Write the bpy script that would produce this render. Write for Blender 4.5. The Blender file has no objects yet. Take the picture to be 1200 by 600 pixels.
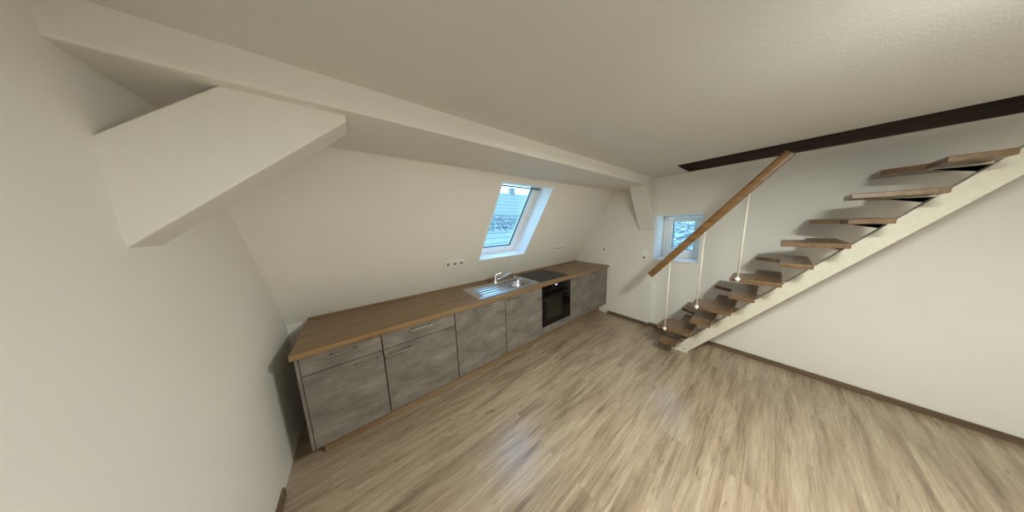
import bpy, bmesh, math, random
from mathutils import Vector, Matrix
random.seed(3)
C = bpy.context.scene.collection
sc = bpy.context.scene
sc.view_settings.view_transform = 'Standard'
sc.view_settings.look = 'None'
sc.view_settings.exposure = 0.0
sc.cycles.max_bounces = 10
sc.cycles.diffuse_bounces = 6
sc.cycles.caustics_reflective = False
sc.cycles.caustics_refractive = False
sc.cycles.sample_clamp_indirect = 4.0
sc.cycles.use_denoising = True

# ------------------------------------------------------------------ materials
def newmat(name):
    m = bpy.data.materials.new(name); m.use_nodes = True
    nt = m.node_tree; b = nt.nodes['Principled BSDF']
    return m, nt, b
def nd(nt, t, **k):
    n = nt.nodes.new(t)
    for a, v in k.items():
        if a.startswith('i_'):
            n.inputs[a[2:].replace('_', ' ')].default_value = v
        else: setattr(n, a, v)
    return n
def coords(nt, scale=(1, 1, 1), rot=(0, 0, 0)):
    tc = nd(nt, 'ShaderNodeTexCoord'); mp = nd(nt, 'ShaderNodeMapping')
    mp.inputs['Scale'].default_value = scale; mp.inputs['Rotation'].default_value = rot
    nt.links.new(tc.outputs['Object'], mp.inputs['Vector'])
    return mp.outputs['Vector']
def ramp(nt, fac, stops):
    r = nd(nt, 'ShaderNodeValToRGB'); e = r.color_ramp.elements
    while len(e) < len(stops): e.new(0.5)
    for el, (p, c) in zip(e, stops):
        el.position = p; el.color = (*c, 1) if len(c) == 3 else c
    nt.links.new(fac, r.inputs['Fac']); return r.outputs['Color']
def noise(nt, vec, scale, detail=4, rough=.55, dist=0.):
    n = nd(nt, 'ShaderNodeTexNoise'); n.inputs['Scale'].default_value = scale
    n.inputs['Detail'].default_value = detail; n.inputs['Roughness'].default_value = rough
    n.inputs['Distortion'].default_value = dist
    nt.links.new(vec, n.inputs['Vector']); return n.outputs['Fac']
def mix(nt, mode, fac, a, b):
    m = nd(nt, 'ShaderNodeMix', data_type='RGBA', blend_type=mode)
    for s, v in (('Factor', fac), ('A', a), ('B', b)):
        sock = [i for i in m.inputs if i.name == s and (i.type == 'RGBA' or s == 'Factor' and i.type == 'VALUE')][0]
        if hasattr(v, 'links'): nt.links.new(v, sock)
        else: sock.default_value = v if s == 'Factor' else (*v, 1)
    return [o for o in m.outputs if o.type == 'RGBA'][0]
def bump(nt, b, h, strength, dist=.01):
    n = nd(nt, 'ShaderNodeBump'); n.inputs['Strength'].default_value = strength
    n.inputs['Distance'].default_value = dist
    nt.links.new(h, n.inputs['Height']); nt.links.new(n.outputs['Normal'], b.inputs['Normal'])
def plain(name, col, rough=.5, metal=0., spec=.5):
    m, nt, b = newmat(name)
    v = coords(nt); f = noise(nt, v, 35, 3)
    c = ramp(nt, f, [(.3, tuple(x * .94 for x in col)), (.7, tuple(min(1, x * 1.05) for x in col))])
    nt.links.new(c, b.inputs['Base Color'])
    b.inputs['Roughness'].default_value = rough; b.inputs['Metallic'].default_value = metal
    b.inputs['Specular IOR Level'].default_value = spec
    return m
def plaster(name, col, bs, strength, mott=.05):
    m, nt, b = newmat(name)
    v = coords(nt)
    f = noise(nt, v, 1.3, 3)
    c = ramp(nt, f, [(.3, tuple(x * (1 - mott) for x in col)), (.7, col)])
    nt.links.new(c, b.inputs['Base Color'])
    b.inputs['Roughness'].default_value = .85; b.inputs['Specular IOR Level'].default_value = .2
    bump(nt, b, noise(nt, v, bs, 5, .65), strength, .008)
    return m
def wood(name, cols, along='x', rough=.4, gs=1., bumps=.05):
    m, nt, b = newmat(name)
    lo, hi = 1.6 * gs, 26 * gs
    sc_ = {'x': (lo, hi, hi), 'y': (hi, lo, hi), 'z': (hi, hi, lo)}[along]
    v = coords(nt, sc_)
    f1 = noise(nt, v, 1., 6, .6, .4)
    f2 = noise(nt, coords(nt, tuple(q * 4 for q in sc_)), 1., 3, .6)
    c = ramp(nt, f1, [(.28, cols[0]), (.5, cols[1]), (.74, cols[2])])
    c2 = ramp(nt, f2, [(.3, (.78, .76, .74)), (.6, (1, 1, 1))])
    nt.links.new(mix(nt, 'MULTIPLY', .7, c, c2), b.inputs['Base Color'])
    b.inputs['Roughness'].default_value = rough
    bump(nt, b, f2, bumps, .002)
    return m

M = {}
M['wall'] = plaster('wall_plaster', (.80, .775, .735), 160, .10)
M['ceil'] = plaster('ceiling_roughcast', (.70, .69, .65), 110, .3)
M['soffit'] = plaster('beam_plaster', (.79, .765, .725), 120, .25)
M['reveal'] = plain('reveal_white', (.84, .84, .83), .45)
M['pvc'] = plain('white_window_frame', (.86, .86, .85), .3)
M['seal'] = plain('seal_and_shadow_gap', (.05, .055, .06), .6)
M['plastic'] = plain('white_plastic', (.82, .81, .78), .35)
M['socket_dark'] = plain('socket_hole_and_shadow', (.05, .05, .048), .6)
M['socket_well'] = plain('socket_well', (.45, .44, .42), .45)
M['steel'] = plain('stainless_steel', (.62, .62, .61), .24, 1.)
M['bowl'] = plain('brushed_bowl_steel', (.50, .51, .52), .27, 1.)
M['chrome'] = plain('chrome', (.78, .77, .75), .14, 1.)
M['handle'] = plain('satin_handle', (.36, .34, .31), .25, 1.)
M['black_glass'] = plain('black_glass', (.004, .004, .004), .06, 0, .3)
M['hob_glass'] = plain('hob_ceramic', (.012, .011, .010), .25, 0, .08)
M['oven_win'] = plain('oven_window', (.020, .017, .012), .12, 0, .35)
M['hob_ring'] = plain('hob_ring', (.05, .05, .05), .3)
M['carcass'] = plain('carcass_grey', (.10, .095, .085), .6)
M['gap'] = plain('dark_core', (.02, .018, .016), .8)
M['white_metal'] = plain('cream_lacquered_steel', (.70, .67, .57), .35)
M['worktop'] = wood('oak_worktop', [(.148, .084, .038), (.222, .134, .064), (.30, .190, .10)], 'x', .38, 1.0)
M['edge'] = wood('oak_worktop_edge', [(.185, .108, .046), (.25, .150, .068), (.31, .195, .092)], 'x', .4, 1.0)
M['plinth'] = wood('oak_plinth', [(.19, .120, .060), (.25, .165, .088), (.31, .21, .12)], 'x', .4, 1.)
M['tread'] = wood('stained_treads', [(.11, .060, .026), (.17, .097, .045), (.235, .14, .068)], 'x', .32, 1.3)
M['rail'] = wood('oak_rail', [(.12, .055, .013), (.20, .098, .027), (.28, .145, .043)], 'y', .35, 1.3)
M['hatch'] = wood('dark_hatch_boards', [(.03, .018, .013), (.055, .032, .022), (.085, .05, .034)], 'y', .6, .8)
M['base'] = wood('baseboard_oak', [(.10, .068, .040), (.15, .105, .065), (.19, .135, .09)], 'y', .45, 1.)

def mat_concrete():
    m, nt, b = newmat('concrete_laminate')
    v = coords(nt, (1.0, 1.0, 1.9))
    a = noise(nt, v, 3.6, 9, .66, .15)
    c = ramp(nt, a, [(.28, (.107, .095, .085)), (.45, (.163, .146, .130)), (.58, (.210, .189, .170)), (.76, (.31, .282, .256))])
    s = noise(nt, coords(nt, (3.2, 3.2, 34)), 1., 5, .7)
    cs = ramp(nt, s, [(.3, (.80, .80, .80)), (.65, (1.08, 1.07, 1.05))])
    c = mix(nt, 'MULTIPLY', .8, c, cs)
    w = noise(nt, coords(nt, (1.5, 1.5, 4)), 2.6, 7, .72, .2)
    wm = ramp(nt, w, [(.60, (0, 0, 0)), (.78, (.45, .45, .45))])
    c = mix(nt, 'MIX', wm, c, (.34, .318, .288))
    nt.links.new(c, b.inputs['Base Color'])
    b.inputs['Roughness'].default_value = .48
    b.inputs['Specular IOR Level'].default_value = .35
    bump(nt, b, s, .05, .002)
    return m
M['concrete'] = mat_concrete()

def mat_floor():
    m, nt, b = newmat('oak_laminate_planks')
    tc = nd(nt, 'ShaderNodeTexCoord')
    br = nd(nt, 'ShaderNodeTexBrick', offset=.37, offset_frequency=2, squash=1.)
    br.inputs['Color1'].default_value = (0, 0, 0, 1); br.inputs['Color2'].default_value = (1, 1, 1, 1)
    br.inputs['Mortar'].default_value = (.5, .5, .5, 1)
    br.inputs['Scale'].default_value = 1.; br.inputs['Mortar Size'].default_value = .0012
    br.inputs['Brick Width'].default_value = 1.29; br.inputs['Row Height'].default_value = .194
    nt.links.new(tc.outputs['Object'], br.inputs['Vector'])
    off = nd(nt, 'ShaderNodeVectorMath', operation='SCALE'); off.inputs['Scale'].default_value = 17.
    nt.links.new(br.outputs['Color'], off.inputs[0])
    add = nd(nt, 'ShaderNodeVectorMath', operation='ADD')
    nt.links.new(tc.outputs['Object'], add.inputs[0]); nt.links.new(off.outputs[0], add.inputs[1])
    def mp(s):
        k = nd(nt, 'ShaderNodeMapping'); k.inputs['Scale'].default_value = s
        nt.links.new(add.outputs[0], k.inputs['Vector']); return k.outputs['Vector']
    wv = nd(nt, 'ShaderNodeVectorMath', operation='SCALE'); wv.inputs['Scale'].default_value = .35
    nt.links.new(br.outputs['Color'], wv.inputs[0])
    ad2 = nd(nt, 'ShaderNodeVectorMath', operation='ADD'); nt.links.new(tc.outputs['Object'], ad2.inputs[0]); nt.links.new(wv.outputs[0], ad2.inputs[1])
    k2 = nd(nt, 'ShaderNodeMapping'); k2.inputs['Scale'].default_value = (.80, 8.5, .6); nt.links.new(ad2.outputs[0], k2.inputs['Vector'])
    g1 = noise(nt, k2.outputs['Vector'], 1.5, 7, .66, .55)
    c = ramp(nt, g1, [(.28, (.160, .112, .073)), (.40, (.285, .210, .144)), (.53, (.388, .300, .214)), (.74, (.48, .388, .286))])
    g2 = noise(nt, mp((3.6, 110, 1)), 1., 6, .75, .5)
    c2 = ramp(nt, g2, [(.32, (.62, .59, .55)), (.50, (.98, .98, .98)), (.70, (1.15, 1.15, 1.15))])
    c = mix(nt, 'MULTIPLY', .85, c, c2)
    k = noise(nt, mp((1.6, 6.5, 1)), 2.1, 5, .6, 1.6)
    km = ramp(nt, k, [(.63, (0, 0, 0)), (.74, (.85, .85, .85))])
    c = mix(nt, 'MIX', km, c, (.125, .082, .048))
    st_ = noise(nt, mp((.75, 13, 1)), 1.7, 5, .6, .5)
    sm_ = ramp(nt, st_, [(.58, (0, 0, 0)), (.70, (.62, .62, .62))])
    c = mix(nt, 'MIX', sm_, c, (.165, .117, .078))
    t = ramp(nt, br.outputs['Color'], [(0., (.93, .92, .91)), (1., (1.05, 1.05, 1.04))])
    c = mix(nt, 'MULTIPLY', .8, c, t)
    sm = ramp(nt, br.outputs['Fac'], [(0., (1, 1, 1)), (1., (.80, .78, .75))])
    c = mix(nt, 'MULTIPLY', .8, c, sm)
    nt.links.new(c, b.inputs['Base Color'])
    rr = nd(nt, 'ShaderNodeMapRange'); rr.inputs['To Min'].default_value = .23; rr.inputs['To Max'].default_value = .31
    nt.links.new(g2, rr.inputs['Value']); nt.links.new(rr.outputs[0], b.inputs['Roughness'])
    b.inputs['Specular IOR Level'].default_value = .8
    bump(nt, b, g2, .05, .002)
    return m
M['floor'] = mat_floor()

def mat_glass():
    m, nt, b = newmat('window_glass')
    nt.nodes.remove(b)
    t = nd(nt, 'ShaderNodeBsdfTransparent'); t.inputs['Color'].default_value = (.93, .98, .98, 1)
    g = nd(nt, 'ShaderNodeBsdfGlossy'); g.inputs['Roughness'].default_value = .02
    mx = nd(nt, 'ShaderNodeMixShader'); mx.inputs['Fac'].default_value = .05
    nt.links.new(t.outputs[0], mx.inputs[1]); nt.links.new(g.outputs[0], mx.inputs[2])
    nt.links.new(mx.outputs[0], nt.nodes['Material Output'].inputs['Surface'])
    return m
M['glass'] = mat_glass()

def mat_snow_roof(name, axis, band, k=1.):
    # rows of tiles under thin snow; bare tiles show through in a band along the slope
    m, nt, b = newmat(name)
    tc = nd(nt, 'ShaderNodeTexCoord'); sep = nd(nt, 'ShaderNodeSeparateXYZ')
    nt.links.new(tc.outputs['Object'], sep.inputs[0])
    run = sep.outputs['Y' if axis == 'y' else 'X']
    w = nd(nt, 'ShaderNodeMath', operation='MULTIPLY'); w.inputs[1].default_value = 1 / .30
    nt.links.new(run, w.inputs[0])
    fr = nd(nt, 'ShaderNodeMath', operation='FRACT'); nt.links.new(w.outputs[0], fr.inputs[0])
    rows = ramp(nt, fr.outputs[0], [(0., tuple(k * q for q in (.15, .155, .13))), (.22, tuple(k * q for q in (.30, .27, .205))), (.4, tuple(k * q for q in (.37, .325, .24)))])
    s3 = (2.2, 5.5, 1) if axis == 'y' else (5.5, 2.2, 1)
    n1 = noise(nt, coords(nt, s3), 2.1, 5, .7)
    patch = ramp(nt, n1, [(.47, (0, 0, 0)), (.52, (1, 1, 1))])
    br = nd(nt, 'ShaderNodeMapRange'); br.inputs['From Min'].default_value = band[0]; br.inputs['From Max'].default_value = band[1]
    nt.links.new(run, br.inputs['Value'])
    bm_ = ramp(nt, br.outputs[0], [(0., (.0, .0, .0)), (.06, (.85, .85, .85)), (.75, (.7, .7, .7)), (.92, (.08, .08, .08))])
    fac = mix(nt, 'MULTIPLY', 1., patch, bm_)
    c = mix(nt, 'MIX', fac, rows, (.035, .045, .05))
    nt.links.new(c, b.inputs['Base Color']); b.inputs['Roughness'].default_value = .8
    return m
M['roof_a'] = mat_snow_roof('snowy_tiles', 'y', (-3.2, -1.75))
M['roof_b'] = mat_snow_roof('snowy_tiles_across', 'x', (-3.4, 1.5), 1.35)
M['facade'] = plain('pale_render', (.55, .56, .56), .9)
M['brick'] = plain('dark_chimney', (.20, .22, .23), .9)
M['gutter'] = plain('grey_gutter', (.10, .12, .13), .5)

def mat_emit(name, col, s):
    m, nt, b = newmat(name)
    b.inputs['Base Color'].default_value = (*col, 1)
    b.inputs['Emission Color'].default_value = (*col, 1); b.inputs['Emission Strength'].default_value = s
    return m
M['led'] = mat_emit('blue_white_display', (.55, .7, 1.), 2.2)

# ------------------------------------------------------------------ helpers
def mesh(name, bm, mat, parent=None, bevel=0., smooth=False):
    me = bpy.data.meshes.new(name)
    base = Vector(parent_base(parent)) if parent else Vector((0, 0, 0))
    bmesh.ops.recalc_face_normals(bm, faces=bm.faces)
    bm.to_mesh(me); bm.free()
    o = bpy.data.objects.new(name, me); C.objects.link(o)
    for mm in (mat if isinstance(mat, (list, tuple)) else [mat]): me.materials.append(mm)
    if parent:
        o.parent = parent
        me.transform(Matrix.Translation(-base))
    if smooth:
        for p in me.polygons: p.use_smooth = True
    if bevel:
        md = o.modifiers.new('bevel', 'BEVEL'); md.width = bevel; md.segments = 2; md.limit_method = 'ANGLE'
        md.angle_limit = math.radians(40)
    return o
def parent_base(p):
    b = Vector((0, 0, 0))
    while p: b += Vector(p.location); p = p.parent
    return b
def thing(name, label, cat, loc, group=None):
    o = bpy.data.objects.new(name, None); C.objects.link(o); o.location = loc
    o.empty_display_size = .1
    return tag(o, label, cat, group)
def tag(o, label, cat, group=None):
    o['label'] = label; o['category'] = cat
    if group: o['group'] = group
    return o
def struct(o, label=None):
    o['kind'] = 'structure'
    if label: o['label'] = label
    return o
def box(bm, x0, x1, y0, y1, z0, z1, mi=0):
    v = [bm.verts.new(p) for p in [(x0, y0, z0), (x1, y0, z0), (x1, y1, z0), (x0, y1, z0), (x0, y0, z1), (x1, y0, z1), (x1, y1, z1), (x0, y1, z1)]]
    for f in [(3, 2, 1, 0), (4, 5, 6, 7), (0, 1, 5, 4), (1, 2, 6, 5), (2, 3, 7, 6), (3, 0, 4, 7)]:
        bm.faces.new([v[i] for i in f]).material_index = mi
def bx(*a):
    bm = bmesh.new(); box(bm, *a); return bm
def poly(bm, pts, mi=0):
    f = bm.faces.new([bm.verts.new(p) for p in pts]); f.material_index = mi; return f
def prism(bm, pts, d):
    """closed solid from polygon pts swept along vector d"""
    d = Vector(d); a = [bm.verts.new(p) for p in pts]; b = [bm.verts.new(Vector(p) + d) for p in pts]
    n = len(pts); bm.faces.new(a); bm.faces.new(b[::-1])
    for i in range(n): bm.faces.new((a[i], b[i], b[(i + 1) % n], a[(i + 1) % n]))
def tube(bm, path, r, seg=12, cap=True):
    path = [Vector(p) for p in path]; rr = r if isinstance(r, (list, tuple)) else [r] * len(path)
    rings = []; up = None
    for i, p in enumerate(path):
        t = (path[min(i + 1, len(path) - 1)] - path[max(i - 1, 0)]).normalized()
        if up is None:
            up = Vector((0, 0, 1)) if abs(t.z) < .9 else Vector((1, 0, 0))
        a = t.cross(up).normalized(); up = a.cross(t).normalized()
        rings.append([bm.verts.new(p + rr[i] * (math.cos(k * 2 * math.pi / seg) * a + math.sin(k * 2 * math.pi / seg) * up)) for k in range(seg)])
    for A, B in zip(rings, rings[1:]):
        for k in range(seg): bm.faces.new((A[k], A[(k + 1) % seg], B[(k + 1) % seg], B[k]))
    if cap: bm.faces.new(rings[0][::-1]); bm.faces.new(rings[-1])
def lathe(bm, prof, c, axis=(0, 0, 1), seg=24):
    ax = Vector(axis).normalized(); u = ax.orthogonal().normalized(); w = ax.cross(u); c = Vector(c)
    rings = []
    for r, h in prof:
        rings.append([bm.verts.new(c + ax * h + max(r, 1e-4) * (math.cos(k * 2 * math.pi / seg) * u + math.sin(k * 2 * math.pi / seg) * w)) for k in range(seg)])
    for A, B in zip(rings, rings[1:]):
        for k in range(seg): bm.faces.new((A[k], A[(k + 1) % seg], B[(k + 1) % seg], B[k]))
    bm.faces.new(rings[0][::-1]); bm.faces.new(rings[-1])
def rrect(x0, x1, y0, y1, r, n=6):
    pts = []
    for cx, cy, a0 in ((x1 - r, y1 - r, 0), (x0 + r, y1 - r, 90), (x0 + r, y0 + r, 180), (x1 - r, y0 + r, 270)):
        for k in range(n + 1):
            a = math.radians(a0 + 90 * k / n); pts.append((cx + r * math.cos(a), cy + r * math.sin(a)))
    return pts

# ------------------------------------------------------------------ room dimensions
XL, YF, H = -4.10, -3.50, 2.287            # left wall, front wall, ceiling height; gable wall is x = 0
P0 = Vector((0, .6685, .908)); P1 = Vector((0, -.095, 2.182))
SD = (P1 - P0).normalized(); SLEN = (P1 - P0).length
SN = Vector((0, SD.z, -SD.y))                # outward normal of the roof slope
def S(x, s, off=0.): return Vector((x, 0, 0)) + P0 + SD * s + SN * off
YB, ZB = -.6246, 2.174                       # boxed purlin: front face and underside

# floor
bm = bmesh.new(); box(bm, XL - .1, .62, YF - .1, 1.3, -.12, 0.)
struct(mesh('floor', bm, M['floor']), 'grey-brown oak laminate floor with long planks')

# ceiling with stair hatch opening
HX0, HX1, HY0, HY1 = -.532, -.02, -2.80, -1.028
bm = bmesh.new()
xs = [XL - .1, HX0, HX1, .1]; ys = [YF - .1, HY0, HY1, YB + .02]
for i in range(3):
    for j in range(3):
        if i == 1 and j == 1: continue
        poly(bm, [(xs[i], ys[j], H), (xs[i + 1], ys[j], H), (xs[i + 1], ys[j + 1], H), (xs[i], ys[j + 1], H)])
bmesh.ops.remove_doubles(bm, verts=bm.verts, dist=1e-5)
struct(mesh('ceiling', bm, M['ceil']), 'white roughcast ceiling')
# hatch lining and closed loft space above
bm = bmesh.new()
t = H + .9
for a, b in (((HX0, HY0), (HX1, HY0)), ((HX1, HY0), (HX1, HY1)), ((HX1, HY1), (HX0, HY1)), ((HX0, HY1), (HX0, HY0))):
    poly(bm, [(a[0], a[1], H - .004), (b[0], b[1], H - .004), (b[0], b[1], t), (a[0], a[1], t)])
poly(bm, [(HX0, HY0, t), (HX1, HY0, t), (HX1, HY1, t), (HX0, HY1, t)])
bmesh.ops.remove_doubles(bm, verts=bm.verts, dist=1e-5)
struct(mesh('trim_1', bm, M['hatch']), 'dark board lining of the stair hatch in the ceiling')

# boxed purlin (beam)
bm = bmesh.new()
box(bm, XL - .1, .1, YB, .10, ZB, H + .1)
struct(mesh('trim_2', bm, M['soffit'], bevel=.008), 'plastered roof beam running above the kitchen')

# sloping wall with skylight opening
TL, TR, BR, BL = (-2.292, 1.40), (-1.533, 1.40), (-1.597, .40), (-2.345, .40)
bm = bmesh.new()
o = [(XL - .1, -.02), (.1, -.02), (.1, SLEN + .1), (XL - .1, SLEN + .1)]
inn = [BL, BR, TR, TL]
for k in range(4):
    a, b = o[k], o[(k + 1) % 4]; c, d = inn[(k + 1) % 4], inn[k]
    poly(bm, [S(*a), S(*b), S(*c), S(*d)])
# knee wall below the slope
poly(bm, [(XL - .1, .6685, 0), (.1, .6685, 0), S(.1, -.02), S(XL - .1, -.02)])
bmesh.ops.remove_doubles(bm, verts=bm.verts, dist=1e-4)
struct(mesh('wall_back', bm, M['wall']), 'white plastered sloping attic wall above the worktop')

# ---- window_1 : roof window
win = struct(bpy.data.objects.new('window_1', None), 'roof window in the sloping wall above the sink, snowy roof behind'); C.objects.link(win)
win.location = S(-1.95, .40)
OFF = .20
iTL, iTR, iBR, iBL = (-2.292, 1.31), (-1.533, 1.31), (-1.600, .305), (-2.345, .305)
bm = bmesh.new()
oo = [BL, BR, TR, TL]; ii = [iBL, iBR, iTR, iTL]
for k in range(4):
    poly(bm, [S(*oo[k]), S(*oo[(k + 1) % 4]), S(*ii[(k + 1) % 4], OFF + .03), S(*ii[k], OFF + .03)])
bmesh.ops.remove_doubles(bm, verts=bm.verts, dist=1e-4)
mesh('reveal', bm, M['reveal'], win)
bm = bmesh.new()                                # thin corner bead round the opening
for k in range(4):
    a, b = oo[k], oo[(k + 1) % 4]
    c = Vector(((BL[0] + TR[0]) / 2, .9))
    def grow(p, g):
        d = Vector(p) - c; return (c.x + d.x + g * (1 if d.x > 0 else -1), c.y + d.y + g * (1 if d.y > 0 else -1))
    A, B, A2, B2 = S(*a, -.004), S(*b, -.004), S(*grow(a, .014), -.004), S(*grow(b, .014), -.004)
    prism(bm, [A, B, B2, A2], SN * .006)
mesh('corner_bead', bm, M['reveal'], win)
def ring(o4, i4, z0, z1):
    bm = bmesh.new()
    for k in range(4):
        prism(bm, [S(*o4[k], z0), S(*o4[(k + 1) % 4], z0), S(*i4[(k + 1) % 4], z0), S(*i4[k], z0)], SN * (z1 - z0))
    return bm
def inset(q, l, r, b, t): return [(q[0][0] + l, q[0][1] + b), (q[1][0] - r, q[1][1] + b), (q[2][0] - r, q[2][1] - t), (q[3][0] + l, q[3][1] - t)]
fr_o = [(iBL[0] - .03, .275), (iBR[0] + .03, .275), (iTR[0] + .03, 1.42), (iTL[0] - .03, 1.42)]
fr_i = inset(fr_o, .055, .055, .055, .055)
mesh('frame', ring(fr_o, fr_i, OFF, OFF + .09), M['pvc'], win)
sa_o = inset(fr_o, .059, .059, .059, .059)
sa_i = inset(sa_o, .085, .085, .078, .03)
mesh('sash', ring(sa_o, sa_i, OFF + .012, OFF + .07), M['pvc'], win)
gl_i = inset(sa_i, .004, .004, .004, .004)
mesh('seal', ring(sa_i, gl_i, OFF + .02, OFF + .05), M['seal'], win)
bm = bmesh.new(); prism(bm, [S(*q, OFF + .04) for q in sa_i], SN * .006)
mesh('pane', bm, M['glass'], win)
bm = bmesh.new()                                # dark bar standing in for the shadow gap at the sash top
prism(bm, [S(iTL[0], 1.295, OFF - .006), S(iTR[0], 1.295, OFF - .006), S(iTR[0], 1.306, OFF - .006), S(iTL[0], 1.306, OFF - .006)], SN * .02)
mesh('sash_shadow_gap', bm, M['seal'], win)
bm = bmesh.new(); prism(bm, [S(-2.10, .330, OFF - .012), S(-1.80, .330, OFF - .012), S(-1.80, .345, OFF - .012), S(-2.10, .345, OFF - .012)], SN * .02)
mesh('handle', bm, M['pvc'], win, bevel=.002)

# gable wall (x = 0) with window opening and shallow niche under it
WY0, WY1, WZ0, WZ1, WD = -1.190, -.692, 1.080, 1.742, .42
ND = .05
bm = bmesh.new()
edge = [(WY1, 0), (WY1, WZ0), (WY1, WZ1), (YB - .001, ZB), (YB - .001, H + .1)]      # where the wall steps back
for (ya_, za_), (yb2, zb2) in zip(edge, edge[1:]):
    poly(bm, [(0, ya_, za_), (0, 1.25, za_), (0, 1.25, zb2), (0, yb2, zb2)])
    if za_ != WZ0:
        poly(bm, [(0, ya_, za_), (ND, ya_, za_), (ND, yb2, zb2), (0, yb2, zb2)])
        poly(bm, [(ND, WY0, za_), (ND, ya_, za_), (ND, yb2, zb2), (ND, WY0, zb2)])
    poly(bm, [(ND, YF - .1, za_), (ND, WY0, za_), (ND, WY0, zb2), (ND, YF - .1, zb2)])
bmesh.ops.remove_doubles(bm, verts=bm.verts, dist=1e-5)
struct(mesh('wall_right', bm, M['wall']), 'white plastered gable wall beside the stair')

w2 = struct(bpy.data.objects.new('window_2', None), 'small white casement window in the gable wall behind the handrail'); C.objects.link(w2)
w2.location = (0, -.94, 1.08)
bm = bmesh.new()
for a, b in (((WY0, WZ0), (WY1, WZ0)), ((WY1, WZ0), (WY1, WZ1)), ((WY1, WZ1), (WY0, WZ1)), ((WY0, WZ1), (WY0, WZ0))):
    x0_ = 0 if a[0] == b[0] == WY1 else ND
    poly(bm, [(x0_, *a), (x0_, *b), (WD + .02, *b), (WD + .02, *a)])
bmesh.ops.remove_doubles(bm, verts=bm.verts, dist=1e-5)
mesh('reveal', bm, M['reveal'], w2)
mesh('sill', bx(ND - .022, WD, WY0 + .004, WY1 - .004, WZ0 - .0, WZ0 + .018), M['pvc'], w2, bevel=.003)
def yzring(y0, y1, z0, z1, w, x0, x1):
    bm = bmesh.new(); l, r, b, t = w
    box(bm, x0, x1, y0, y0 + r, z0, z1); box(bm, x0, x1, y1 - l, y1, z0, z1)
    box(bm, x0, x1, y0 + r, y1 - l, z0, z0 + b); box(bm, x0, x1, y0 + r, y1 - l, z1 - t, z1)
    return bm
mesh('frame', yzring(WY0 + .002, WY1 - .002, WZ0 + .02, WZ1 - .002, (.05, .05, .05, .03), WD - .03, WD + .04), M['pvc'], w2, bevel=.004)
mesh('sash', yzring(WY0 + .056, WY1 - .056, WZ0 + .074, WZ1 - .036, (.062, .062, .065, .062), WD - .045, WD + .01), M['pvc'], w2, bevel=.006)
mesh('seal', yzring(WY0 + .116, WY1 - .116, WZ0 + .137, WZ1 - .096, (.008, .008, .008, .005), WD - .03, WD + .0), M['seal'], w2)
mesh('pane', bx(WD - .02, WD - .014, WY0 + .116, WY1 - .116, WZ0 + .137, WZ1 - .096), M['glass'], w2)
hb = bmesh.new(); box(hb, WD - .058, WD - .045, -.775, -.750, 1.36, 1.43); box(hb, WD - .085, WD - .058, -.769, -.756, 1.395, 1.408); box(hb, WD - .09, WD - .075, -.769, -.756, 1.29, 1.408)
mesh('handle', hb, M['pvc'], w2, bevel=.003)

# other two walls (the photographer stands in their corner)
bm = bmesh.new(); poly(bm, [(XL, YF - .1, 0), (XL, 1.25, 0), (XL, 1.25, H + .1), (XL, YF - .1, H + .1)])
struct(mesh('wall_left', bm, M['wall']), 'white plastered wall at the left end of the worktop')
bm = bmesh.new(); poly(bm, [(XL - .1, YF, 0), (.1, YF, 0), (.1, YF, H + .1), (XL - .1, YF, H + .1)])
struct(mesh('wall_front', bm, M['wall']), 'white plastered wall opposite the kitchen')

# braces under the purlin (plastered struts)
bm = bmesh.new()
yr0, yf0 = -.405, YB + .001; yr1, yf1 = -.478, -.692
top = [(.0, yr0, ZB), (-.255, yr0, ZB), (-.255, yf0, ZB), (.0, yf0, ZB)]
bot = [(.0, yr1, 1.522), (-.002, yr1, 1.521), (-.002, yf1, 1.521), (.0, yf1, 1.522)]
tv = [bm.verts.new((p[0] + (.03 if p[0] == 0 else 0), p[1], p[2] + .0)) for p in top]
bv = [bm.verts.new((p[0] + (.03 if p[0] == 0 else 0), p[1], p[2])) for p in bot]
t2 = [bm.verts.new((v.co.x, v.co.y + (.002 if k > 1 else 0), ZB + .06)) for k, v in enumerate(tv)]
bm.faces.new(t2); bm.faces.new(bv)
for k in range(4):
    bm.faces.new((tv[k], tv[(k + 1) % 4], bv[(k + 1) % 4], bv[k])); bm.faces.new((t2[k], t2[(k + 1) % 4], tv[(k + 1) % 4], tv[k]))
struct(mesh('trim_3', bm, M['soffit'], bevel=.006), 'plastered diagonal brace between beam and gable wall')
bm = bmesh.new()
prism(bm, [(-3.51, -.572, ZB + .03), (-3.51, -.572, ZB - .022), (XL - .05, -.572, 1.593), (XL - .05, -.572, 1.92), (-3.82, -.572, ZB + .03)], (0, .155, 0))
struct(mesh('trim_4', bm, M['soffit'], bevel=.006), 'plastered diagonal brace under the left end of the beam')

# baseboards
bm = bmesh.new()
box(bm, -.014, -.0005, WY1, -.03, 0, .055); box(bm, -.014, ND - .0005, WY1 - .014, WY1 - .0005, 0, .055)
box(bm, ND - .014, ND - .0005, YF, WY1 - .014, 0, .055)
struct(mesh('baseboard_right', bm, M['base']), 'brown oak baseboard along the gable wall')
struct(mesh('baseboard_left', bx(XL + .0005, XL + .014, YF, -.03, 0, .055), M['base']), 'brown oak baseboard along the left wall')

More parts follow.
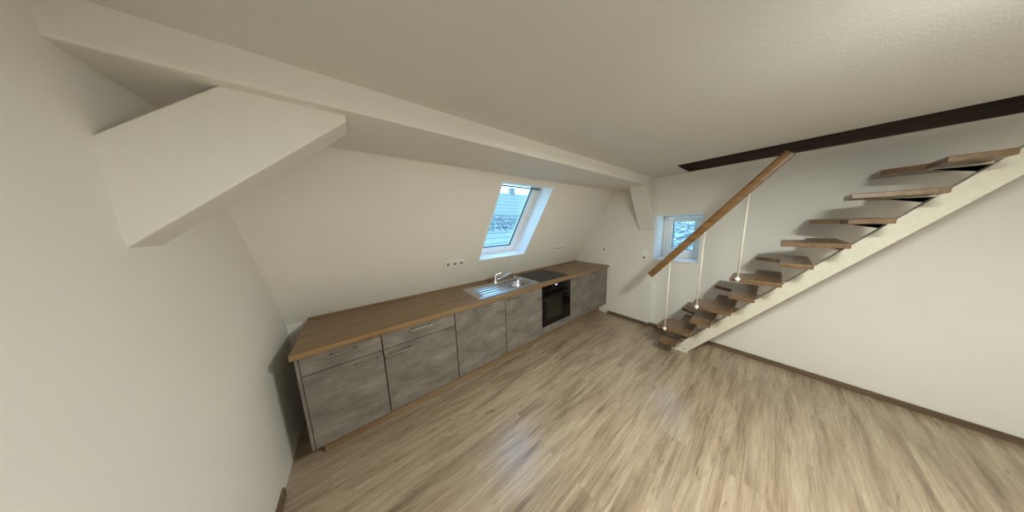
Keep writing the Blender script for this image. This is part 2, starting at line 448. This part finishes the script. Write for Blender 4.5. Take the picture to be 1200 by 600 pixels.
# ------------------------------------------------------------------ kitchen
X = [-3.93, -3.475, -2.883, -2.290, -1.692, -1.092, -.5346, -.012]
ZT, ZD, ZG = .868, .176, .731                # top of fronts, bottom of doors, drawer gap
FY0, FY1 = 0., .019                          # front panels
PY = .135                                    # plinth face
g = .0036
def carcass(x0, x1, parent, ztop=.864, back=.60):
    bm = bmesh.new()
    box(bm, x0 + .001, x0 + .018, FY1 + .002, back, ZD, ztop); box(bm, x1 - .018, x1 - .001, FY1 + .002, back, ZD, ztop)
    box(bm, x0 + .018, x1 - .018, FY1 + .002, back, ZD, ZD + .018); box(bm, x0 + .018, x1 - .018, back - .012, back, ZD + .018, ztop)
    mesh('carcass', bm, M['gap'], parent)
    for sx in (x0 + .06, x1 - .06):
        for sy in (PY + .06, back - .06):
            b = bmesh.new(); lathe(b, [(.028, 0), (.028, .01), (.016, .014), (.016, ZD)], (sx, sy, 0), seg=12)
            mesh('foot', b, M['gap'], parent)
def bar_handle(xa, xb, z, parent, out=.030):
    bm = bmesh.new()
    y = FY0 - out
    tube(bm, [(xa, y, z), (xb, y, z)], .0058, 10)
    ins = (xb - xa) * .14
    for px in (xa + ins, xb - ins): tube(bm, [(px, y, z), (px, FY0, z)], .0048, 8)
    h = mesh('handle', bm, M['handle'], parent, smooth=False)
    return h
def front(kind, x0, x1, z0, z1, parent):
    return mesh(kind, bx(x0 + g, x1 - g, FY0, FY1, z0, z1), M['concrete'], parent, bevel=.0015)

grp = 'concrete grey base cabinets'
c = thing('base_cabinet', 'concrete-grey base cabinet with drawer, leftmost at the frame edge, door handle on right', 'cabinet', (-3.70, .3, 0), grp)
carcass(X[0], X[1], c)
mesh('side_panel', bx(X[0] - .017, X[0] - .0005, FY0 + .002, .60, ZD, .866), M['concrete'], c, bevel=.001)
d = front('drawer', X[0], X[1], ZG + .003, ZT - .003, c); bar_handle(-3.795, -3.612, .829, d)
d = front('door', X[0], X[1], ZD, ZG - .003, c); bar_handle(-3.677, -3.494, .692, d)
c = thing('base_cabinet', 'concrete-grey base cabinet with drawer, second from left, door handle on its left', 'cabinet', (-3.18, .3, 0), grp)
carcass(X[1], X[2], c)
d = front('drawer', X[1], X[2], ZG + .003, ZT - .003, c); bar_handle(-3.279, -3.092, .831, d)
d = front('door', X[1], X[2], ZD, ZG - .003, c); bar_handle(-3.456, -3.273, .686, d)
c = thing('base_cabinet', 'concrete-grey full-height front with centred handle under the sink drainer', 'cabinet', (-2.59, .3, 0), grp)
carcass(X[2], X[3], c, .70)
d = front('door', X[2], X[3], ZD, ZT - .003, c); bar_handle(-2.690, -2.500, .832, d)
c = thing('base_cabinet', 'concrete-grey cabinet with full-height door under the sink bowl, left of oven', 'cabinet', (-1.99, .3, 0), grp)
carcass(X[3], X[4], c, .70)
d = front('door', X[3], X[4], ZD, ZT - .003, c); bar_handle(-2.268, -2.085, .836, d)
c = thing('base_cabinet', 'grey oven housing cabinet with narrow front strip below the black oven', 'cabinet', (-1.39, .3, 0), grp)
bm = bmesh.new()
box(bm, X[4] + .001, X[4] + .016, FY1 + .002, .60, ZD, .864); box(bm, X[5] - .016, X[5] - .001, FY1 + .002, .60, ZD, .864)
box(bm, X[4] + .016, X[5] - .016, FY1 + .002, .60, ZD + .09, ZD + .106); box(bm, X[4] + .016, X[5] - .016, FY1 + .002, .60, ZD, ZD + .016)
mesh('carcass', bm, M['gap'], c)
for sx in (X[4] + .06, X[5] - .06):
    for sy in (PY + .06, .54):
        b = bmesh.new(); lathe(b, [(.028, 0), (.028, .01), (.016, .014), (.016, ZD)], (sx, sy, 0), seg=12)
        mesh('foot', b, M['gap'], c)
mesh('front_strip', bx(X[4] + g, X[5] - g, FY0, FY1, ZD, .283), M['concrete'], c, bevel=.0015)
c = thing('base_cabinet', 'concrete-grey cabinet with full-height door directly right of the oven', 'cabinet', (-.81, .3, 0), grp)
carcass(X[5], X[6], c)
d = front('door', X[5], X[6], ZD, ZT - .003, c); bar_handle(-1.062, -.885, .832, d)
c = thing('base_cabinet', 'concrete-grey cabinet at the right end of the row against the gable wall', 'cabinet', (-.27, .3, 0), grp)
carcass(X[6], X[7], c)
d = front('door', X[6], X[7] - .03, ZD, ZT - .003, c); bar_handle(-.50, -.33, .832, d)
mesh('filler_strip', bx(X[7] - .03 + g, X[7] + .004, FY0 + .004, FY1, ZD, ZT - .003), M['carcass'], c)

# plinth
o_ = mesh('plinth', bx(-3.915, -.012, PY, PY + .016, 0.001, ZD - .002), M['plinth'], bevel=.001)
tag(o_, 'oak-coloured plinth board along the floor under the grey cabinets', 'plinth')

# worktop with cut-out for the sink bowl
SX0, SX1, SY0, SY1 = -2.588, -1.672, .045, .478
BX0, BX1, BY0, BY1 = -2.115, -1.735, .085, .400
wt = thing('worktop', 'long oak-look worktop running along the sloping wall', 'worktop', (-1.95, .3, .868))
bm = bmesh.new()
xs = [-3.96, BX0 - .012, BX1 + .012, -.003]; ys = [-.022, BY0 - .012, BY1 + .012, .664]
for i in range(3):
    for j in range(3):
        if i == 1 and j == 1: continue
        for z in (.869, .908):
            poly(bm, [(xs[i], ys[j], z), (xs[i + 1], ys[j], z), (xs[i + 1], ys[j + 1], z), (xs[i], ys[j + 1], z)])
for a, b in (((0, 0), (3, 0)), ((3, 0), (3, 3)), ((3, 3), (0, 3)), ((0, 3), (0, 0)), ((1, 1), (2, 1)), ((2, 1), (2, 2)), ((2, 2), (1, 2)), ((1, 2), (1, 1))):
    seq = [a, b]
    if a[1] == b[1]: r_ = range(min(a[0], b[0]), max(a[0], b[0])); segs = [((k, a[1]), (k + 1, a[1])) for k in r_]
    else: r_ = range(min(a[1], b[1]), max(a[1], b[1])); segs = [((a[0], k), (a[0], k + 1)) for k in r_]
    for p, q in segs:
        poly(bm, [(xs[p[0]], ys[p[1]], .869), (xs[q[0]], ys[q[1]], .869), (xs[q[0]], ys[q[1]], .908), (xs[p[0]], ys[p[1]], .908)])
bmesh.ops.remove_doubles(bm, verts=bm.verts, dist=1e-5)
mesh('slab', bm, M['worktop'], wt)
mesh('front_edge', bx(-3.96, -.003, -.0245, -.0222, .869, .9082), M['edge'], wt, bevel=.0008)
bm = bmesh.new()
prism(bm, [(-3.96, .640, .9085), (-3.96, .660, .9085), (-3.96, .652, .922)], (3.95, 0, 0))
mesh('sealing_strip', bm, M['worktop'], wt)

# ---- sink
sk = thing('sink', 'stainless steel inset sink with ridged drainer left of the bowl', 'sink', (-2.13, .26, .908))
bm = bmesh.new()
outer = rrect(SX0, SX1, SY0, SY1, .014); hole = rrect(BX0, BX1, BY0, BY1, .07)
zt = .913
vo = [bm.verts.new((x, y, zt)) for x, y in outer]; vo0 = [bm.verts.new((x, y, .9083)) for x, y in rrect(SX0 - .003, SX1 + .003, SY0 - .003, SY1 + .003, .015)]
vh = [bm.verts.new((x, y, zt)) for x, y in hole]
n = len(vo)
for k in range(n): bm.faces.new((vo0[k], vo0[(k + 1) % n], vo[(k + 1) % n], vo[k]))
eds = [bm.edges.get((vo[k], vo[(k + 1) % n])) for k in range(n)] + [bm.edges.new((vh[k], vh[(k + 1) % n])) for k in range(n)]
bmesh.ops.triangle_fill(bm, use_beauty=True, edges=eds)
mesh('deck', bm, M['steel'], sk)
bm = bmesh.new()
prev = None
for ins, z in ((0, zt), (.006, zt - .006), (.016, .86), (.024, .80), (.05, .776), (.10, .770)):
    ring_ = [bm.verts.new((x, y, z)) for x, y in rrect(BX0 + ins, BX1 - ins, BY0 + ins, BY1 - ins, max(.07 - ins * .3, .03))]
    if prev:
        for k in range(n): bm.faces.new((prev[k], prev[(k + 1) % n], ring_[(k + 1) % n], ring_[k]))
    prev = ring_
bm.faces.new(prev)
bw = mesh('bowl', bm, M['bowl'], sk, smooth=True)
bm = bmesh.new(); lathe(bm, [(.001, .7706), (.044, .7706), (.044, .773), (.034, .774), (.030, .772), (.001, .772)], (-1.925, .24, 0))
mesh('drain_strainer', bm, M['chrome'], bw, smooth=True)
for k, yy in enumerate((.115, .195, .275, .355)):   # drainer ridges
    bm = bmesh.new()
    xr = -2.165 if k in (0, 3) else -2.185
    L = [(SX0 + .045, 0), (SX0 + .075, 1), (xr - .03, 1), (xr, 0)]
    rows = []
    for x, hgt in L:
        rows.append([bm.verts.new((x, yy + w * (.55 + .45 * hgt), zt + (.0075 * hh * hgt))) for w, hh in ((-.021, 0), (-.012, .8), (0, 1), (.012, .8), (.021, 0))])
    for A, B in zip(rows, rows[1:]):
        for q in range(4): bm.faces.new((A[q], A[q + 1], B[q + 1], B[q]))
    mesh('drainer_ridge', bm, M['steel'], sk, smooth=True)
# raised outer lip
bm = bmesh.new()
lip_o = rrect(SX0 + .004, SX1 - .004, SY0 + .004, SY1 - .004, .013); lip_m = rrect(SX0 + .011, SX1 - .011, SY0 + .011, SY1 - .011, .012); lip_i = rrect(SX0 + .018, SX1 - .018, SY0 + .018, SY1 - .018, .01)
R3 = [[bm.verts.new((x, y, z)) for x, y in q] for q, z in ((lip_o, zt), (lip_m, zt + .004), (lip_i, zt))]
for A, B in zip(R3, R3[1:]):
    for k in range(n): bm.faces.new((A[k], A[(k + 1) % n], B[(k + 1) % n], B[k]))
mesh('lip', bm, M['steel'], sk, smooth=True)
bm = bmesh.new(); lathe(bm, [(.010, 0), (.010, .012), (.017, .015), (.019, .024), (.015, .034), (.004, .037)], (-1.80, .432, zt), seg=20)
mesh('drain_knob', bm, M['chrome'], sk, smooth=True)

# ---- tap
tp = thing('tap', 'chrome single-lever mixer tap standing behind the drainer', 'tap', (-2.135, .435, zt))
bm = bmesh.new(); lathe(bm, [(.031, 0), (.031, .006), (.027, .010), (.026, .085), (.0275, .088), (.0275, .095), (.025, .104), (.012, .110)], (-2.135, .435, zt), seg=28)
mesh('body', bm, M['chrome'], tp, smooth=True)
bm = bmesh.new()
sp = [(-2.135, .435, zt + .045), (-2.08, .428, zt + .050), (-2.02, .420, zt + .060), (-1.96, .412, zt + .078), (-1.905, .405, zt + .096), (-1.88, .402, zt + .099), (-1.868, .400, zt + .090)]
tube(bm, sp, [.015, .0145, .013, .012, .0118, .012, .0122], 14)
mesh('spout', bm, M['chrome'], tp, smooth=True)
bm = bmesh.new()
tube(bm, [(-2.137, .435, zt + .103), (-2.115, .43, zt + .112), (-2.05, .415, zt + .134), (-2.035, .412, zt + .138)], [.010, .009, .007, .0075], 12)
mesh('lever', bm, M['chrome'], tp, smooth=True)

# ---- hob
hb = thing('hob', 'black glass ceramic hob set in the worktop right of the sink', 'hob', (-1.375, .31, .908))
bm = bmesh.new()
pts = rrect(-1.662, -1.088, .050, .562, .008, 3)
prism(bm, [(x, y, .9086) for x, y in pts], (0, 0, .0055))
mesh('glass_plate', bm, M['hob_glass'], hb)
for cx, cy, r in ((-1.52, .18, .105), (-1.23, .18, .075), (-1.52, .43, .075), (-1.23, .43, .09)):
    bm = bmesh.new()
    a = [bm.verts.new((cx + r * math.cos(k * math.pi / 24), cy + r * math.sin(k * math.pi / 24), .91425)) for k in range(48)]
    b = [bm.verts.new((cx + (r - .002) * math.cos(k * math.pi / 24), cy + (r - .002) * math.sin(k * math.pi / 24), .91425)) for k in range(48)]
    for k in range(48): bm.faces.new((a[k], a[(k + 1) % 48], b[(k + 1) % 48], b[k]))
    mesh('cooking_zone', bm, M['hob_ring'], hb)

# ---- oven
ov = thing('oven', 'black built-in oven below the hob with lit clock display', 'oven', (-1.39, .28, .286))
ox0, ox1 = X[4] + .004, X[5] - .004
mesh('body', bx(X[4] + .02, X[5] - .02, FY1 + .001, .55, .287, .860), M['gap'], ov)
cp = mesh('control_panel', bx(ox0, ox1, -.004, FY1 - .001, .768, .864), M['black_glass'], ov, bevel=.002)
dr = mesh('door', bx(ox0, ox1, -.006, FY1 - .001, .288, .764), M['black_glass'], ov, bevel=.002)
mesh('window', bx(ox0 + .075, ox1 - .20, -.0072, -.0055, .375, .690), M['oven_win'], dr)
bm = bmesh.new(); tube(bm, [(ox0 + .06, -.040, .728), (ox1 - .06, -.040, .728)], .009, 12)
for px in (ox0 + .10, ox1 - .10): tube(bm, [(px, -.040, .728), (px, -.005, .728)], .007, 10)
mesh('handle', bm, M['black_glass'], dr)
bm = bmesh.new(); box(bm, -1.436, -1.400, -.0052, -.0035, .834, .846)
dd = mesh('display', bm, M['led'], cp)
for kx in (-1.60, -1.18):
    bm = bmesh.new(); lathe(bm, [(.019, 0), (.019, .010), (.016, .012)], (kx, -.004, .815), axis=(0, -1, 0), seg=20)
    mesh('knob', bm, M['black_glass'], cp)

# ------------------------------------------------------------------ sockets and switches
def socket_unit(parent, at, kind):
    """at(u,v,w): local plate coordinates to world; kind: 'socket','rocker','data'"""
    bm = bmesh.new(); hw = .040
    pr = rrect(-hw, hw, -hw, hw, .004, 3)
    prism(bm, [at(u, v, .001) for u, v in pr], at(0, 0, .009) - at(0, 0, .001))
    p = mesh('cover_plate', bm, M['plastic'], parent, bevel=.0012)
    bm = bmesh.new()
    nv = (at(0, 0, 1) - at(0, 0, 0)).normalized()
    if kind == 'socket':
        lathe(bm, [(.021, 0), (.021, .0014), (.0195, .0014)], at(0, 0, .009), nv, 24)
        w = mesh('socket_well', bm, M['socket_well'], p)
        for uu in (-.0095, .0095):
            b2 = bmesh.new(); lathe(b2, [(.0052, 0), (.0052, .0008)], at(uu, 0, .0104), nv, 10)
            mesh('contact_hole', b2, M['socket_dark'], w)
        b2 = bmesh.new(); prism(b2, [at(u, v, .0104) for u, v in ((-.017, -.017), (.017, -.017), (.010, -.006), (-.010, -.006))], nv * .0006)  # dark wedge drawn as the shadow inside the socket well
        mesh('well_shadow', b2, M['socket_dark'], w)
    elif kind == 'rocker':
        prism(bm, [at(u, v, .009) for u, v in rrect(-.031, .031, -.031, .031, .003, 3)], nv * .004)
        mesh('rocker', bm, M['pvc'], p, bevel=.001)
    else:
        prism(bm, [at(u, v, .009) for u, v in rrect(-.024, .024, -.020, .020, .003, 3)], nv * .002)
        mesh('data_port', bm, M['socket_well'], p)
def slope_at(xc, s):
    def at0(du):
        def at(u, v, w): return S(xc + du + u, s + v, -w)
        return at
    return at0
a0 = slope_at(-2.665, .405)
t_ = thing('wall_socket', 'white triple socket strip on the sloping wall left of the roof window', 'socket', S(-2.665, .405), 'wall sockets')
for k in (-1, 0, 1): socket_unit(t_, a0(k * .081), 'socket')
a0 = slope_at(-.815, .418)
t_ = thing('wall_socket', 'white triple socket strip on the sloping wall right of the roof window', 'socket', S(-.815, .418), 'wall sockets')
for k in (-1, 0, 1): socket_unit(t_, a0(k * .081), 'socket')
def gable_at(yc, zc):
    def at(u, v, w): return Vector((-w, yc - u, zc + v))
    return at
t_ = thing('wall_socket', 'small single white socket on the gable wall above the worktop end', 'socket', (0, .075, 1.187), 'wall sockets')
socket_unit(t_, gable_at(.075, 1.187), 'socket')
t_ = thing('light_switch', 'white upright switch and socket pair on the gable wall beside the casement window', 'switch', (0, -.573, 1.15))
socket_unit(t_, gable_at(-.573, 1.190), 'rocker'); socket_unit(t_, gable_at(-.573, 1.109), 'socket')

# ------------------------------------------------------------------ paddle stair
st = thing('staircase', 'steep paddle stair with brown wooden treads on a cream steel stringer', 'staircase', (-.35, -1.2, 0))
RUN, RISE, XS0, XS1 = .135, .18, -.672, -.022
def tread(k):
    zt_ = .192 + RISE * (k - 1); F = -.882 - RUN * (k - 1) + (.022 if k == 2 else 0); B = F - .312
    xm = -.350; N = F - RUN - .008
    if k % 2 == 0: pts = [(XS0, F), (xm - .03, F), (xm + .05, N), (XS1, N), (XS1, B), (XS0, B)]        # deep half towards the room
    else: pts = [(XS0, N), (xm - .05, N), (xm + .03, F), (XS1, F), (XS1, B), (XS0, B)]
    bm = bmesh.new(); prism(bm, [(x, y, zt_ - .036) for x, y in pts], (0, 0, .036))
    return mesh('tread', bm, M['tread'], st, bevel=.004), zt_, F, B
tz = {}
for k in range(1, 12):
    tz[k] = tread(k)[1:]
# stringer: one steel box beam
sx0, sx1 = -.392, -.318
m_ = RISE / RUN
def ly(z, y0): return y0 - z / m_
bm = bmesh.new(); ztop = 2.26
prism(bm, [(sx0, -1.105, .003), (sx0, -1.245, .003), (sx0, ly(ztop, -1.245), ztop), (sx0, ly(ztop, -1.105), ztop)], (sx1 - sx0, 0, 0))
mesh('stringer', bm, M['white_metal'], st, bevel=.003)
bm = bmesh.new(); box(bm, sx0 - .012, sx1 + .03, -1.26, -1.09, 0.001, .008)
mesh('foot_plate', bm, M['white_metal'], st)
for yy in (-1.12, -1.225):
    bm = bmesh.new(); lathe(bm, [(.008, 0), (.008, .004), (.005, .006)], (sx0 + .0, yy, .05 if yy < -1.2 else .03), (-1, 0, 0), 10)
    mesh('bolt', bm, M['steel'], st)
for k in range(1, 12):
    z, F, B = tz[k]
    zb_ = z - .0365
    yc = ly(zb_, -1.105) - .002
    bm = bmesh.new()
    prism(bm, [(sx0 + .008, F - .16, zb_), (sx0 + .008, yc, zb_), (sx0 + .008, yc - .05, zb_ - .065), (sx0 + .008, min(F - .16, yc) - .02, zb_ - .010)] if yc < F - .16 else
          [(sx0 + .008, B + .02, zb_), (sx0 + .008, F - .10, zb_), (sx0 + .008, F - .15, zb_ - .02), (sx0 + .008, B + .02, zb_ - .04)], (sx1 - sx0 - .016, 0, 0))
    mesh('bracket', bm, M['white_metal'], st)
# balusters and hand rail
XR = -.700
ry = lambda y: 1.026 + (-.909 - y) * 1.29
for k in (2, 4, 6):
    z, F, B = tz[k]
    y = {2: -1.082, 4: -1.346}.get(k, F - .055)
    bm = bmesh.new(); tube(bm, [(XR, y, z - .03), (XR, y, ry(y) - .03)], .0075, 10)
    r_ = mesh('baluster', bm, M['white_metal'], st, smooth=True)
    bm = bmesh.new(); lathe(bm, [(.002, -.021), (.013, -.016), (.0195, -.004), (.0195, .006), (.013, .017), (.007, .022)], (XR, y, z - .002), seg=16)
    mesh('ball_joint', bm, M['plastic'], r_, smooth=True)
    bm = bmesh.new(); tube(bm, [(XR, y, z - .018), (XS0 + .01, y, z - .018)], .006, 8)
    mesh('bolt', bm, M['steel'], r_)
bm = bmesh.new()
ya, yb_ = -.893, -1.80
d_ = Vector((0, yb_ - ya, ry(yb_) - ry(ya))).normalized(); nrm = Vector((0, d_.z, -d_.y)); nrm = nrm if nrm.z > 0 else -nrm
sec = [(-.024, -.034), (.024, -.034), (.027, -.01), (.027, .018), (.018, .034), (-.018, .034), (-.027, .018), (-.027, -.01)]
prism(bm, [Vector((XR + u, ya, ry(ya))) + nrm * v for u, v in sec], Vector((0, yb_ - ya, ry(yb_) - ry(ya))))
mesh('handrail', bm, M['rail'], st, bevel=.004)

# ------------------------------------------------------------------ outside
nb = thing('neighbouring_house', 'house with snow-dusted tiled roof seen through the roof window', 'building', (4, 11, -4))
bm = bmesh.new()
yE, zE, yR, zR = 6.6, .302, 11.0, 4.13
prism(bm, [(-8, yE, zE), (-8, yR, zR), (-8, yR, zR - .25), (-8, yE, zE - .25)], (24, 0, 0))
prism(bm, [(-8, yR, zR), (-8, 2 * yR - yE, zE), (-8, 2 * yR - yE, zE - .25), (-8, yR, zR - .25)], (24, 0, 0))
mesh('roof', bm, M['roof_a'], nb)
mesh('wall', bx(-7.6, 15.6, yE + .4, 2 * yR - yE - .4, -4, zE + .1), M['facade'], nb)
bm = bmesh.new(); box(bm, 6.25, 6.55, yR - .15, yR + .15, zR - .3, zR + .33); box(bm, 6.21, 6.59, yR - .19, yR + .19, zR + .33, zR + .38)
mesh('chimney', bm, M['brick'], nb)
n2 = thing('neighbouring_house', 'house with snowy tiled roof seen through the gable window', 'building', (10.5, 0, -4))
bm = bmesh.new()
xE, zE2, xR, zR2 = 7.2, .40, 10.6, 3.1
prism(bm, [(xE, -8, zE2), (xR, -8, zR2), (xR, -8, zR2 - .25), (xE, -8, zE2 - .25)], (0, 14, 0))
prism(bm, [(xR, -8, zR2), (2 * xR - xE, -8, zE2), (2 * xR - xE, -8, zE2 - .25), (xR, -8, zR2 - .25)], (0, 14, 0))
mesh('roof', bm, M['roof_b'], n2)
mesh('wall', bx(xE + .4, 2 * xR - xE - .4, -7.6, 5.6, -4, zE2 + .1), M['facade'], n2)
bm = bmesh.new(); tube(bm, [(xE - .05, -8, zE2 - .02), (xE - .05, 6, zE2 - .02)], .08, 10)
mesh('gutter', bm, M['gutter'], n2)

# ------------------------------------------------------------------ light
w = bpy.data.worlds.new('overcast'); sc.world = w; w.use_nodes = True
nt = w.node_tree; bg = nt.nodes['Background']
tc = nd(nt, 'ShaderNodeTexCoord'); sp_ = nd(nt, 'ShaderNodeSeparateXYZ'); nt.links.new(tc.outputs['Generated'], sp_.inputs[0])
cr = ramp(nt, sp_.outputs['Z'], [(0., (.38, .72, .92)), (.35, (.26, .57, 1.0)), (1., (.21, .49, 1.0))])
nt.links.new(cr, bg.inputs['Color']); bg.inputs['Strength'].default_value = 5.2

def lamp(name, kind, loc, energy, col, **k):
    l = bpy.data.lights.new(name, kind); l.energy = energy; l.color = col
    for a, v in k.items(): setattr(l, a, v)
    o = bpy.data.objects.new(name, l); C.objects.link(o); o.location = loc; return o
lamp('ceiling_lamp', 'AREA', (-2.30, -2.28, 2.235), 69, (.955, 1., .90), shape='DISK', size=.38)
lamp('ceiling_lamp_glow', 'POINT', (-2.30, -2.28, 1.95), 7, (.955, 1., .90), shadow_soft_size=.16)

# ------------------------------------------------------------------ camera
f, yaw, pitch, roll = 235.5121, .6503, -.1493, -.0330
cy_, sy_, cp_, sp2 = math.cos(yaw), math.sin(yaw), math.cos(pitch), math.sin(pitch)
fwd = Vector((sy_ * cp_, cy_ * cp_, sp2)); right = Vector((cy_, -sy_, 0)); up = right.cross(fwd)
r_, u_ = math.cos(roll) * right + math.sin(roll) * up, -math.sin(roll) * right + math.cos(roll) * up
cam = bpy.data.cameras.new('camera'); co = bpy.data.objects.new('camera', cam); C.objects.link(co)
cam.sensor_fit = 'HORIZONTAL'; cam.sensor_width = 36.; cam.lens = f / 1200 * 36; cam.clip_start = .01; cam.clip_end = 200
mt = Matrix.Identity(4)
for i in range(3):
    mt[i][0] = r_[i]; mt[i][1] = u_[i]; mt[i][2] = -fwd[i]
mt[0][3], mt[1][3], mt[2][3] = -3.5314, -1.7894, 1.6657
co.matrix_world = mt
sc.camera = co
